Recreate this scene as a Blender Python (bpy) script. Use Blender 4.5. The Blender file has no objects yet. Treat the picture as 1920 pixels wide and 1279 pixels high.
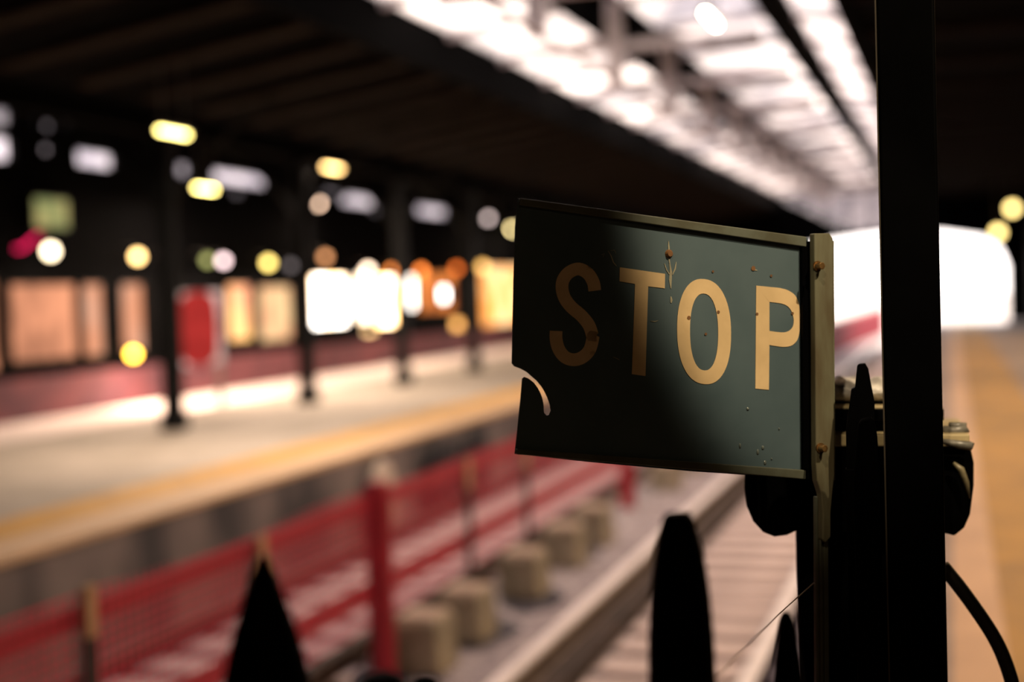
import bpy, bmesh, math, random
from mathutils import Vector, Matrix, noise
random.seed(7)
scn = bpy.context.scene
C = scn.collection

# ------------------------------------------------------------------ camera
F, CX, CY = 2666.7, 960.0, 639.5            # 50 mm on a 36 mm sensor, 1920 px wide
EYE = Vector((0, 0, 1.6))                   # standing on the near platform (z = 0)
yd = Vector((1780 - CX, 520 - CY, F)).normalized()          # the track direction, seen by the camera
dn = Vector((.03, 1, 0)); dn.z = -(dn.x*yd.x + dn.y*yd.y)/yd.z; dn.normalize()
xd = dn.cross(yd)
if xd.x < 0: xd = -xd
up = -dn
CR = Vector((xd.x, yd.x, up.x)); CU = -Vector((xd.y, yd.y, up.y)); CF = Vector((xd.z, yd.z, up.z))
cam = bpy.data.cameras.new('camera'); camo = bpy.data.objects.new('camera', cam); C.objects.link(camo)
camo.matrix_world = Matrix(((CR.x, CU.x, -CF.x, EYE.x), (CR.y, CU.y, -CF.y, EYE.y), (CR.z, CU.z, -CF.z, EYE.z), (0, 0, 0, 1)))
cam.lens = 50; cam.sensor_width = 36; cam.clip_start = .05; cam.clip_end = 800
cam.dof.use_dof = True; cam.dof.focus_distance = 1.80; cam.dof.aperture_fstop = 1.75; cam.dof.aperture_blades = 0
scn.camera = camo

# ------------------------------------------------------------------ world, exposure
scn.view_settings.view_transform = 'Standard'; scn.view_settings.look = 'None'
scn.view_settings.gamma = 1; scn.view_settings.use_curve_mapping = False
scn.view_settings.exposure = 1.0
SKY = 2.5
w = bpy.data.worlds.new('world'); scn.world = w; w.use_nodes = True
bg = w.node_tree.nodes['Background']; bg.inputs[0].default_value = (1.0, .89, .84, 1); bg.inputs[1].default_value = SKY

def lamp(name, kind, loc, energy, color, parent=None, **kw):
    l = bpy.data.lights.new(name, kind); l.energy = energy; l.color = color
    for k, v in kw.items(): setattr(l, k, v)
    o = bpy.data.objects.new(name, l); C.objects.link(o); o.location = loc
    if parent: o.parent = parent; o.location = Vector(loc) - parent.location
    return o

# ------------------------------------------------------------------ pixel -> place
def ray(px, py):
    return CR*((px-CX)/F) - CU*((py-CY)/F) + CF
def atd(px, py, d): return EYE + ray(px, py)*d
def onx(px, py, x): r = ray(px, py); return EYE + r*((x-EYE.x)/r.x)
def ony(px, py, y): r = ray(px, py); return EYE + r*((y-EYE.y)/r.y)
def onz(px, py, z): r = ray(px, py); return EYE + r*((z-EYE.z)/r.z)

# ------------------------------------------------------------------ materials
def srgb(r, g, b):
    f = lambda c: (c/255/12.92) if c/255 <= .04045 else ((c/255+.055)/1.055)**2.4
    return (f(r), f(g), f(b))
def mat(name, col, rough=.6, metal=0., var=.0, scale=4., bump=0., col2=None, detail=4, spec=.5, stretch=None):
    m = bpy.data.materials.new(name); m.use_nodes = True; nt = m.node_tree; b = nt.nodes['Principled BSDF']
    b.inputs['Roughness'].default_value = rough; b.inputs['Metallic'].default_value = metal
    b.inputs['Specular IOR Level'].default_value = spec
    tc = nt.nodes.new('ShaderNodeTexCoord'); n = nt.nodes.new('ShaderNodeTexNoise')
    n.inputs['Scale'].default_value = scale; n.inputs['Detail'].default_value = detail
    if stretch:
        mp = nt.nodes.new('ShaderNodeMapping'); mp.inputs['Scale'].default_value = stretch
        nt.links.new(tc.outputs['Object'], mp.inputs[0]); nt.links.new(mp.outputs[0], n.inputs[0])
    else: nt.links.new(tc.outputs['Object'], n.inputs[0])
    r = nt.nodes.new('ShaderNodeValToRGB')
    c2 = col2 or tuple(c*(1-var) for c in col)
    r.color_ramp.elements[0].position = .38; r.color_ramp.elements[1].position = .62
    r.color_ramp.elements[0].color = (*c2, 1); r.color_ramp.elements[1].color = (*col, 1)
    nt.links.new(n.outputs[0], r.inputs[0]); nt.links.new(r.outputs[0], b.inputs['Base Color'])
    if bump:
        bp = nt.nodes.new('ShaderNodeBump'); bp.inputs['Strength'].default_value = bump; bp.inputs['Distance'].default_value = .01
        nt.links.new(n.outputs[0], bp.inputs['Height']); nt.links.new(bp.outputs[0], b.inputs['Normal'])
    return m
def glow(name, col, strength, col2=None, scale=3., lo=.4, hi=.6, stretch=(1, 1, 1)):
    m = bpy.data.materials.new(name); m.use_nodes = True; nt = m.node_tree; nt.nodes.clear()
    out = nt.nodes.new('ShaderNodeOutputMaterial'); e = nt.nodes.new('ShaderNodeEmission')
    e.inputs[0].default_value = (*col, 1); e.inputs[1].default_value = strength
    if col2:
        tc = nt.nodes.new('ShaderNodeTexCoord'); mp = nt.nodes.new('ShaderNodeMapping'); mp.inputs['Scale'].default_value = stretch
        n = nt.nodes.new('ShaderNodeTexNoise'); n.inputs['Scale'].default_value = scale
        r = nt.nodes.new('ShaderNodeValToRGB'); r.color_ramp.elements[0].position = lo; r.color_ramp.elements[1].position = hi
        r.color_ramp.elements[0].color = (*col2, 1); r.color_ramp.elements[1].color = (*col, 1)
        nt.links.new(tc.outputs['Object'], mp.inputs[0]); nt.links.new(mp.outputs[0], n.inputs[0])
        nt.links.new(n.outputs[0], r.inputs[0]); nt.links.new(r.outputs[0], e.inputs[0])
    nt.links.new(e.outputs[0], out.inputs[0])
    return m
def pane_mat(name, col, col2, scale, lo=.4, hi=.65, stretch=(1, 1, 1)):
    """dirty daylight glazing: passes the light of the sky through, diffused"""
    m = bpy.data.materials.new(name); m.use_nodes = True; nt = m.node_tree; nt.nodes.clear()
    out = nt.nodes.new('ShaderNodeOutputMaterial'); t = nt.nodes.new('ShaderNodeBsdfTranslucent')
    tc = nt.nodes.new('ShaderNodeTexCoord'); mp = nt.nodes.new('ShaderNodeMapping'); mp.inputs['Scale'].default_value = stretch
    n = nt.nodes.new('ShaderNodeTexNoise'); n.inputs['Scale'].default_value = scale; n.inputs['Detail'].default_value = 3
    r = nt.nodes.new('ShaderNodeValToRGB'); r.color_ramp.elements[0].position = lo; r.color_ramp.elements[1].position = hi
    r.color_ramp.elements[0].color = (*col2, 1); r.color_ramp.elements[1].color = (*col, 1)
    nt.links.new(tc.outputs['Object'], mp.inputs[0]); nt.links.new(mp.outputs[0], n.inputs[0])
    nt.links.new(n.outputs[0], r.inputs[0]); nt.links.new(r.outputs[0], t.inputs[0]); nt.links.new(t.outputs[0], out.inputs[0])
    return m
def net_mat():
    m = bpy.data.materials.new('red_plastic_net'); m.use_nodes = True; nt = m.node_tree; b = nt.nodes['Principled BSDF']
    b.inputs['Base Color'].default_value = (.72, .05, .11, 1); b.inputs['Roughness'].default_value = .5
    geo = nt.nodes.new('ShaderNodeNewGeometry'); sp = nt.nodes.new('ShaderNodeSeparateXYZ'); nt.links.new(geo.outputs['Position'], sp.inputs[0])
    def cell(sock, freq):
        a = nt.nodes.new('ShaderNodeMath'); a.operation = 'MULTIPLY'; a.inputs[1].default_value = freq; nt.links.new(sock, a.inputs[0])
        f = nt.nodes.new('ShaderNodeMath'); f.operation = 'FRACT'; nt.links.new(a.outputs[0], f.inputs[0])
        g = nt.nodes.new('ShaderNodeMath'); g.operation = 'GREATER_THAN'; g.inputs[1].default_value = .25; nt.links.new(f.outputs[0], g.inputs[0])
        return g.outputs[0]
    h = nt.nodes.new('ShaderNodeMath'); h.operation = 'MULTIPLY'
    nt.links.new(cell(sp.outputs[1], 14), h.inputs[0]); nt.links.new(cell(sp.outputs[2], 22), h.inputs[1])
    tr = nt.nodes.new('ShaderNodeBsdfTransparent'); mx = nt.nodes.new('ShaderNodeMixShader')
    nt.links.new(h.outputs[0], mx.inputs[0]); nt.links.new(b.outputs[0], mx.inputs[1]); nt.links.new(tr.outputs[0], mx.inputs[2])
    nt.links.new(mx.outputs[0], nt.nodes['Material Output'].inputs[0])
    return m

M = dict(
    ballast=mat('ballast', (.47, .425, .45), .9, scale=9, col2=(.20, .185, .215), bump=.6, detail=8),
    paving=mat('platform_paving', (.44, .385, .32), .75, scale=1.2, col2=(.35, .31, .25), detail=6),
    near_paving=mat('near_platform_paving', (.30, .265, .27), .8, scale=1.6, col2=(.22, .195, .20), detail=6),
    yellow=mat('yellow_paint', (.64, .35, .065), .7, scale=3, col2=(.50, .28, .07), detail=6),
    coping=mat('coping', (.70, .48, .28), .7, scale=3, col2=(.60, .42, .25)),
    face=mat('platform_face', (.24, .21, .20), .9, scale=1.1, col2=(.06, .06, .065), detail=7, stretch=(1, 1, .5)),
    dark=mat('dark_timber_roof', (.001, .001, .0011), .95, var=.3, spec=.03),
    joist=mat('brown_joist', (.024, .017, .013), .9, var=.3, spec=.05),
    black=mat('black_painted_steel', (.0006, .0006, .0008), .5, var=.4, scale=20, spec=.025),
    iron=mat('dark_iron', (.004, .0047, .0047), .55, var=.4, spec=.15),
    brick=mat('red_brick_wall', (.16, .042, .052), .8, scale=1.3, col2=(.085, .024, .036), detail=5),
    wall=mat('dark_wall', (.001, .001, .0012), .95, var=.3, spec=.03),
    white=mat('white_painted_steel', (.62, .56, .58), .6, var=.2),
    sleeper=mat('pale_sleeper', (.72, .62, .62), .85, scale=3, col2=(.58, .50, .50), detail=5),
    railhead=mat('rail_steel', (.95, .91, .93), .45, var=.1),
    railrust=mat('rusty_rail_web', (.06, .035, .025), .85, var=.3),
    redpost=mat('red_plastic', (.42, .02, .045), .5, var=.25),
    redrail=mat('red_wood_rail', (.42, .04, .04), .6, var=.3),
    net=net_mat(),
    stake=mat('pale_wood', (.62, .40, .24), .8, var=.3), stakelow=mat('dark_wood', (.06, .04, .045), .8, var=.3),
    concrete=mat('olive_concrete', (.40, .36, .28), .9, scale=5, col2=(.24, .22, .17), bump=.4), 
    concretetop=mat('pale_concrete', (.62, .52, .42), .9, var=.2),
    sign=None,
    letter=mat('cream_letter_paint', (.56, .41, .225), .55, scale=26, col2=(.49, .355, .19), detail=6),
    lip=mat('sign_rim_paint', (.085, .095, .075), .42, scale=18, col2=(.06, .06, .04), bump=.15, spec=.6),
    channel=mat('weathered_green_steel', (.115, .115, .075), .5, scale=30, col2=(.075, .062, .035), bump=.2, detail=8, stretch=(1, 1, .25)),
    brass=mat('rusty_brass', (.42, .24, .09), .35, metal=.8, var=.5, scale=60),
    rust=mat('rust', (.16, .07, .02), .7, var=.5, scale=60),
    scratch=mat('bare_scratched_paint', (.30, .28, .20), .5, var=.3, scale=80),
    drop=mat('water_drop', (.09, .11, .105), .12, var=.1),
    rubber=mat('black_rubber', (.003, .003, .003), .6, var=.3),
    mastic=mat('grey_mastic', (.60, .56, .53), .45, scale=40, col2=(.25, .23, .22), bump=.8),
    creamband=mat('cream_and_highlight', (.42, .34, .19), .5, var=.2, scale=30),
    spike=mat('black_spike', (.0006, .0006, .0007), .55, var=.3, spec=.02),
    wire=mat('pale_wire', (.75, .62, .5), .4, var=.1),
    lamphouse=mat('lamp_housing', (.06, .055, .05), .6, var=.2),
    debris=mat('dark_debris', (.012, .012, .016), .9, var=.3),  # the bundles' own near-black colour
    posterwhite=mat('white_board', (.80, .66, .60), .5, var=.05), posterred=mat('red_poster', (.50, .035, .03), .5, var=.15),
    outside=mat('outside_ground', (.55, .50, .46), .9, var=.1),
)
def sign_mat():
    m = mat('blue_green_sign_enamel', (.068, .10, .117), .42, scale=5, col2=(.044, .070, .085), detail=8, spec=.35)
    nt = m.node_tree; b = nt.nodes['Principled BSDF']
    tc = nt.nodes.new('ShaderNodeTexCoord'); n = nt.nodes.new('ShaderNodeTexNoise'); n.inputs['Scale'].default_value = 11; n.inputs['Detail'].default_value = 2
    bp = nt.nodes.new('ShaderNodeBump'); bp.inputs['Strength'].default_value = .25; bp.inputs['Distance'].default_value = .006
    nt.links.new(tc.outputs['Object'], n.inputs[0]); nt.links.new(n.outputs[0], bp.inputs['Height']); nt.links.new(bp.outputs[0], b.inputs['Normal'])
    return m
M['sign'] = sign_mat()

# ------------------------------------------------------------------ mesh helpers
def box(bm, lo, hi):
    lo, hi = Vector(lo), Vector(hi)
    v = [bm.verts.new((x, y, z)) for x in (lo.x, hi.x) for y in (lo.y, hi.y) for z in (lo.z, hi.z)]
    for f in ((0, 1, 3, 2), (4, 6, 7, 5), (0, 4, 5, 1), (2, 3, 7, 6), (0, 2, 6, 4), (1, 5, 7, 3)): bm.faces.new([v[i] for i in f])
def prism(bm, pts, vec):
    """planar outline (world points) pushed along vec"""
    vec = Vector(vec); a = [bm.verts.new(p) for p in pts]; b = [bm.verts.new(Vector(p)+vec) for p in pts]
    n = len(pts); bm.faces.new(a); bm.faces.new(b[::-1])
    for i in range(n): bm.faces.new((a[i], b[i], b[(i+1) % n], a[(i+1) % n]))
def tube(bm, pts, r, seg=10, cap=True):
    pts = [Vector(p) for p in pts]; rings = []
    for i, p in enumerate(pts):
        t = (pts[min(i+1, len(pts)-1)] - pts[max(i-1, 0)]).normalized()
        a = t.cross(Vector((0, 0, 1)));
        if a.length < .05: a = t.cross(Vector((0, 1, 0)))
        a.normalize(); b = t.cross(a); rr = r[i] if isinstance(r, (list, tuple)) else r
        rings.append([bm.verts.new(p + (a*math.cos(k*2*math.pi/seg) + b*math.sin(k*2*math.pi/seg))*rr) for k in range(seg)])
    for p, q in zip(rings, rings[1:]):
        for k in range(seg): bm.faces.new((p[k], p[(k+1) % seg], q[(k+1) % seg], q[k]))
    if cap: bm.faces.new(rings[0][::-1]); bm.faces.new(rings[-1])
def ball(bm, c, r, sz=(1, 1, 1), u=16, v=10):
    g = bmesh.ops.create_uvsphere(bm, u_segments=u, v_segments=v, radius=r)
    for vv in g['verts']: vv.co = Vector((vv.co.x*sz[0], vv.co.y*sz[1], vv.co.z*sz[2])) + Vector(c)
def lathe(bm, c, prof, seg=24):
    c = Vector(c); rings = [[bm.verts.new(c + Vector((r*math.cos(k*2*math.pi/seg), r*math.sin(k*2*math.pi/seg), z))) for k in range(seg)] for r, z in prof]
    for p, q in zip(rings, rings[1:]):
        for k in range(seg): bm.faces.new((p[k], p[(k+1) % seg], q[(k+1) % seg], q[k]))
    bm.faces.new(rings[0][::-1]); bm.faces.new(rings[-1])
def obj(name, bm, m, parent=None, bevel=0, smooth=False, origin=None):
    bmesh.ops.recalc_face_normals(bm, faces=bm.faces)
    if parent is not None: bmesh.ops.translate(bm, verts=bm.verts, vec=-parent_world(parent))
    elif origin is not None: bmesh.ops.translate(bm, verts=bm.verts, vec=-Vector(origin))
    me = bpy.data.meshes.new(name); bm.to_mesh(me); bm.free(); me.materials.append(m)
    if smooth:
        for p in me.polygons: p.use_smooth = True
    o = bpy.data.objects.new(name, me); C.objects.link(o)
    if parent is not None: o.parent = parent
    elif origin is not None: o.location = origin
    if bevel:
        b = o.modifiers.new('bevel', 'BEVEL'); b.width = bevel; b.segments = 3; b.limit_method = 'ANGLE'; b.angle_limit = math.radians(35)
    return o
def parent_world(p):
    v = Vector((0, 0, 0))
    while p is not None: v += p.location; p = p.parent
    return v
def tag(o, label, cat, group=None, kind=None):
    o['label'] = label; o['category'] = cat
    if group: o['group'] = group
    if kind: o['kind'] = kind
    return o
def thing(name, loc, label, cat, group=None):
    o = bpy.data.objects.new(name, None); C.objects.link(o); o.location = loc; o.empty_display_size = .1
    return tag(o, label, cat, group)
def struct(name, bm, m, label, cat, parent=None, bevel=0):
    o = obj(name, bm, m, parent, bevel)
    if parent is None: o['kind'] = 'structure'; o['label'] = label; o['category'] = cat
    return o
def NB(): return bmesh.new()

# ================================================================== THE STATION
YN, YF = -7.0, 53.0
BED = -.9
XE = -.62                                   # edge of the near platform
XL = -5.8                                   # edge of the far platform
XW = -12.1                                  # far wall
XR = 2.6                                    # near wall
b = NB(); box(b, (XW, YN, BED-.3), (XE, YF, BED)); struct('floor', b, M['ballast'], 'grey stone ballast of the track bed between the two platforms', 'ballast')
b = NB(); box(b, (XE, YN, BED-.3), (XR, YF, 0)); struct('near_platform', b, M['near_paving'], 'pinkish paved platform at the right, under the black post', 'platform')
b = NB(); box(b, (.21, YN, 0), (.95, YF, .006)); struct('trim_1', b, mat('worn_ochre_paint', (.40, .25, .085), .75, scale=1.5, col2=(.27, .18, .085), detail=5), 'broad ochre safety strip along the right platform', 'painted strip')
b = NB(); box(b, (-.015, YN, -.001), (.21, YF, .005)); struct('trim_8', b, mat('pink_paving', (.56, .41, .31), .8, scale=1.6, col2=(.46, .335, .26), detail=6), 'pinkish paving strip along the left side of the ochre strip', 'paving')
b = NB(); box(b, (XW, YN, BED), (XL, YF, 0)); struct('far_platform', b, M['paving'], 'grey paved platform at the left with dark columns', 'platform')
b = NB(); box(b, (XW, YN, -.001), (-10.55, YF, .007)); struct('trim_6', b, mat('painted_light_band', (.86, .74, .68), .8, scale=1.5, var=.12), 'pale band of painted light along the back of the left platform', 'paving')  # pale band painted for the light spilling along the back wall
b = NB(); box(b, (XL-.001, YN, BED), (XL+.05, YF, -.04)); struct('trim_2', b, M['face'], 'stained grey concrete face of the left platform', 'platform face')
b = NB(); box(b, (-6.2, YN, -.001), (XL+.07, YF, .006)); box(b, (XL-.0, YN, -.04), (XL+.07, YF, 0)); struct('trim_3', b, M['coping'], 'pale coping stones along the left platform edge', 'coping')
b = NB(); box(b, (-6.78, YN, 0), (-6.2, YF, .007)); struct('trim_4', b, M['yellow'], 'ochre yellow safety line near the left platform edge', 'painted line')

# outside, beyond the open end
b = NB(); box(b, (-60, YF+.3, -1.4), (60, YF+160, BED)); struct('outside_ground', b, M['outside'], 'bright open ground beyond the end of the station', 'ground')

# end walls (the one behind the viewpoint is added), right wall
b = NB(); box(b, (XW-.3, YN-.3, BED), (XR+.3, YN, 5.6)); struct('blocker_wall', b, M['wall'], 'added unseen dark wall behind the viewpoint that blocks the sky', 'wall')  # unseen wall added to keep sky light off the foreground
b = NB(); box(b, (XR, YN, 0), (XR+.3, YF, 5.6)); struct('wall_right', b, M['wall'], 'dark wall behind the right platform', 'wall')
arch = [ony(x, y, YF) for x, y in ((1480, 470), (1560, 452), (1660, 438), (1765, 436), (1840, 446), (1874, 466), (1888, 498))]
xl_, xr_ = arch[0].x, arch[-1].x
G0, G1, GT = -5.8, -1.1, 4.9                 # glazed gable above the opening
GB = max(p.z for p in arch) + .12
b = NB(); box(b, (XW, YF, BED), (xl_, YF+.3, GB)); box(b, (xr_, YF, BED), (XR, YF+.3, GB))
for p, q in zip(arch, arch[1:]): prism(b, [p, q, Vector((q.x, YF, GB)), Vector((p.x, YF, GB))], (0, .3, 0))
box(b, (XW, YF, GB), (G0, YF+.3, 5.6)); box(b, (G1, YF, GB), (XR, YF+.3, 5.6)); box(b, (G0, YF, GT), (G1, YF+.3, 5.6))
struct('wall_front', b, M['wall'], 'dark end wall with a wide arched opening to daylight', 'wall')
ga, gb = ony(1440, 372, YF), ony(1585, 428, YF); gx = gb.x + (GB-gb.z)*(gb.x-ga.x)/(gb.z-ga.z)
b = NB(); b.faces.new([b.verts.new(p) for p in ((gx, YF+.15, GB), (G1, YF+.15, GB), (G1, YF+.15, GT), (G0, YF+.15, GT), (G0, YF+.15, ga.z))])
bk = NB(); prism(bk, [Vector((G0-.01, YF+.01, GB-.01)), Vector((gx, YF+.01, GB-.01)), Vector((G0-.01, YF+.01, ga.z))], (0, .28, 0)); struct('trim_7', bk, M['wall'], 'dark sloping gusset at the left foot of the glazed gable', 'gusset')
gab = struct('window_0', b, pane_mat('gable_glass', (.25, .225, .235), (.085, .08, .097), 2.2), 'dim mottled glazed gable above the far arched opening', 'window')
b = NB()
for i in range(1, 6): x = G0+(G1-G0)*i/6; box(b, (x-.04, YF+.05, GB), (x+.04, YF+.2, GT))
struct('glazing_bars', b, M['iron'], '', '', gab)

# ---- far (left) canopy: butterfly roof on the column row
XC = -9.2; ZC = 3.85; ZE = 4.42
b = NB()
for x0, z0, x1, z1 in ((XW, ZE+.05, XC, ZC), (XC, ZC, -5.9, ZE)):
    prism(b, [Vector((x0, YN, z0)), Vector((x1, YN, z1)), Vector((x1, YN, z1+.12)), Vector((x0, YN, z0+.12))], (0, YF-YN, 0))
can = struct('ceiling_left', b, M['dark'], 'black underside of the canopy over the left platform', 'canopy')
b = NB()
y = YN+.6
while y < YF:
    prism(b, [Vector((-6.05, y, ZE-.03)), Vector((XC+.5, y, ZC+.085)), Vector((XC+.5, y, ZC+.03)), Vector((-6.05, y, ZE-.14))], (0, .28, 0)); y += 1.29
o = struct('joists', b, M['joist'], '', '', can)
b = NB(); box(b, (-5.95, YN, ZE-.16), (-5.85, YF, 4.95)); struct('fascia', b, M['dark'], '', '', can)
b = NB(); box(b, (XC-.1, YN, ZC-.22), (XC+.1, YF, ZC)); struct('column_beam', b, M['dark'], '', '', can)

# ---- near (right) canopy
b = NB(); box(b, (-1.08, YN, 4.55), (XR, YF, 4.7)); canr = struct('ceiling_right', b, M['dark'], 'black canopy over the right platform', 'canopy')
b = NB(); box(b, (-1.08, YN, 4.4), (-.98, YF, 5.35)); struct('fascia', b, M['dark'], '', '', canr)
b = NB()
y = YN+1
while y < YF: box(b, (-.9, y, 4.44), (XR, y+.12, 4.56)); y += 2.6
struct('joists', b, M['joist'], '', '', canr)

# ---- glazed roof over the tracks: three long glazed strips between dark gutters
PA = pane_mat('dirty_roof_glass', (.86, .77, .72), (.17, .158, .168), .55, .38, .62, (1, .6, 1))
PB = pane_mat('bright_roof_glass', (.77, .70, .67), (.20, .19, .21), .9, .38, .62, (1, .5, 1))
PC = pane_mat('side_roof_glass', (.70, .62, .60), (.29, .265, .275), .8, .38, .62, (1, .5, 1))
YG = 5.0                                     # the glazing starts here; added dark roof behind keeps skylight off the sign
b = NB(); box(b, (-5.9, YN, 4.95), (-1.0, YG, 5.1)); struct('blocker_roof', b, M['dark'], 'added unseen dark roof over the track that blocks the sky', 'roof')
strips = [(-5.88, 4.80, -4.42, 5.00, PA, 'window_1', 'dirty bright roof glazing strip beside the left canopy edge'),
          (-3.72, 5.05, -2.20, 5.15, PB, 'window_2', 'widest bright roof glazing strip above the track'),
          (-1.86, 5.10, -1.10, 5.00, PC, 'window_3', 'narrow roof glazing strip beside the right canopy edge')]
for x0, z0, x1, z1, m, nm, lb in strips:
    b = NB(); v = [b.verts.new(p) for p in ((x0, YG, z0), (x1, YG, z1), (x1, YF, z1), (x0, YF, z0))]; b.faces.new(v)
    s = struct(nm, b, m, lb, 'roof window')
    b = NB(); y = YG+.9
    while y < YF: 
        prism(b, [Vector((x0, y, z0-.09)), Vector((x1, y, z1-.09)), Vector((x1, y, z1-.005)), Vector((x0, y, z0-.005))], (0, .09, 0)); y += 2.15
    struct('glazing_bars', b, M['white'], '', '', s)
b = NB(); box(b, (-4.46, YG, 4.95), (-4.38, YF, 5.65)); box(b, (-3.76, YG, 5.0), (-3.68, YF, 5.65))
box(b, (-2.22, YG, 5.0), (-1.84, YF, 5.25))
y = YG
while y < YF: box(b, (-4.42, y, 5.55), (-3.72, min(y+1.5, YF), 5.65)); y += 2.15
gut = struct('roof_gutters', b, M['dark'], 'dark gutters and lantern boards between the roof glazing strips', 'roof')
b = NB(); b.faces.new([b.verts.new(p) for p in ((-4.42, YG, 5.66), (-3.72, YG, 5.66), (-3.72, YF, 5.66), (-4.42, YF, 5.66))]); struct('lantern_glass', b, PC, '', '', gut)
b = NB(); y = YG+1.4
y = 18.1-3.7*3
while y < YF:
    box(b, (-4.19, y, 4.25), (-3.99, y+.16, 5.56)); box(b, (-5.2, y+.02, 4.66), (-2.2, y+.14, 4.78)); y += 3.7
struct('lattice_posts', b, M['white'], '', '', gut)
b = NB(); box(b, (-4.12, YG, 4.27), (-4.06, YF, 4.33)); struct('lattice_rail', b, M['white'], '', '', gut)
b = NB(); y = YG+.5
while y < YF:
    tube(b, [(-3.75, y, 4.98), (-2.95, y+1.0, 4.80), (-2.2, y+2.1, 5.03)], .035, 6); y += 4.3
struct('tie_rods', b, M['dark'], '', '', gut)

# ---- far wall with daylight glow panels: a dado of red brick, glowing openings, dark spandrel, clerestory
def yz(px, py, x=XW): p = onx(px, py, x); return p.y, p.z
OR = srgb(226, 150, 112); BR = srgb(170, 112, 84); HO = srgb(255, 196, 120); WH = (1, .93, .86); GO = srgb(250, 205, 150); PK = srgb(222, 165, 135)
glow_panels = [  # px x0, x1, top, bottom, glow colour, second, strength, label
    (-45, 8, 520, 700, OR, BR, .8, 'dim orange daylight glow panel cut by the left border'),
    (22, 155, 530, 678, OR, BR, .95, 'wide dim brown and orange daylight glow panel at far left'),
    (159, 206, 530, 670, PK, OR, .85, 'narrow salmon daylight glow panel right of the widest one'),
    (231, 281, 530, 662, PK, OR, .85, 'narrow salmon daylight glow panel left of the nearest column'),
    (312, 424, 545, 662, PK, OR, .45, 'faint pink daylight glow panel behind the red notice board'),
    (429, 480, 532, 640, HO, OR, 1.6, 'narrow orange daylight glow panel right of the red notice board'),
    (488, 556, 535, 640, GO, OR, .95, 'peach daylight glow panel left of the second column'),
    (587, 658, 516, 612, WH, HO, 9., 'blown out white daylight glow panel right of the second column'),
    (673, 701, 512, 605, WH, GO, 6., 'white daylight glow panel left half of the central pair'),
    (705, 748, 518, 612, WH, HO, 9., 'white daylight glow panel right half of the central pair'),
    (684, 712, 615, 628, HO, GO, 3., 'small amber daylight glow panel below the central pair'),
    (768, 786, 518, 580, WH, HO, 6., 'white daylight glow panel right of the third column'),
    (788, 860, 512, 585, srgb(225, 130, 60), srgb(120, 60, 35), 1.3, 'deep amber daylight glow panel with dark patches'),
    (828, 846, 538, 566, WH, WH, 9., 'small brilliant white daylight glow in the amber panel'),
    (850, 874, 598, 625, HO, srgb(250, 160, 60), 2.6, 'small orange daylight glow panel low before the fourth column'),
    (904, 990, 498, 628, GO, srgb(225, 140, 60), 1.7, 'golden daylight glow panel just left of the sign'),
    (1010, 1120, 500, 620, GO, OR, 1.6, 'golden daylight glow panel hidden behind the sign'),
]
b = NB(); box(b, (XW-.3, YN, BED), (XW, YF, .60)); struct('trim_5', b, M['brick'], 'red brick dado along the back of the left platform', 'dado')
rects = []
CB = 3.4
clear = [  # clerestory: px x0, x1, top, bottom, brightness
    (-60, 28, 250, 300, .21), (-60, 28, 196, 232, .09), (26, 36, 300, 322, .09),
    (60, 76, 214, 244, .08), (84, 108, 226, 246, .10), (122, 142, 228, 240, .07), (82, 104, 270, 290, .17), (146, 220, 282, 316, .20),
    (336, 362, 304, 332, .14), (368, 390, 280, 286, .05), (402, 505, 322, 348, .20), (438, 462, 352, 370, .06),
    (590, 604, 376, 388, .12), (606, 652, 356, 368, .10), (642, 706, 364, 388, .16), (700, 716, 388, 402, .06),
    (784, 842, 386, 406, .17), (908, 924, 400, 412, .09), (1000, 1040, 396, 414, .12)]
k = 4
wall = NB()
holes = []
for (x0, x1, t, bt, c1, c2, st, lb) in glow_panels:
    xm = (x0+x1)/2; y0 = onx(x0, (t+bt)/2, XW).y; y1 = onx(x1, (t+bt)/2, XW).y; zt = onx(xm, t, XW).z; zb = max(onx(xm, bt, XW).z, .62)
    holes.append((y0, y1, zb, zt, glow('daylight_panel_glow', c1, st*.72, c2, 1.5, .38, .62, (1, 1.2, .8)), lb, 'window', None))  # sunlit building and sky beyond the wall are painted as glow
for (x0, x1, t, bt, br) in clear:
    xm = (x0+x1)/2; y0 = onx(x0, (t+bt)/2, XW).y; y1 = onx(x1, (t+bt)/2, XW).y; zt = min(onx(xm, t, XW).z, 5.3); zb = onx(xm, bt, XW).z
    holes.append((y0, y1, zb, zt, pane_mat('clerestory_glass', (br*.95*CB, br*.90*CB, br*.98*CB), (br*.6*CB, br*.57*CB, br*.66*CB), 3), None, 'window', 'clerestory'))
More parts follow.
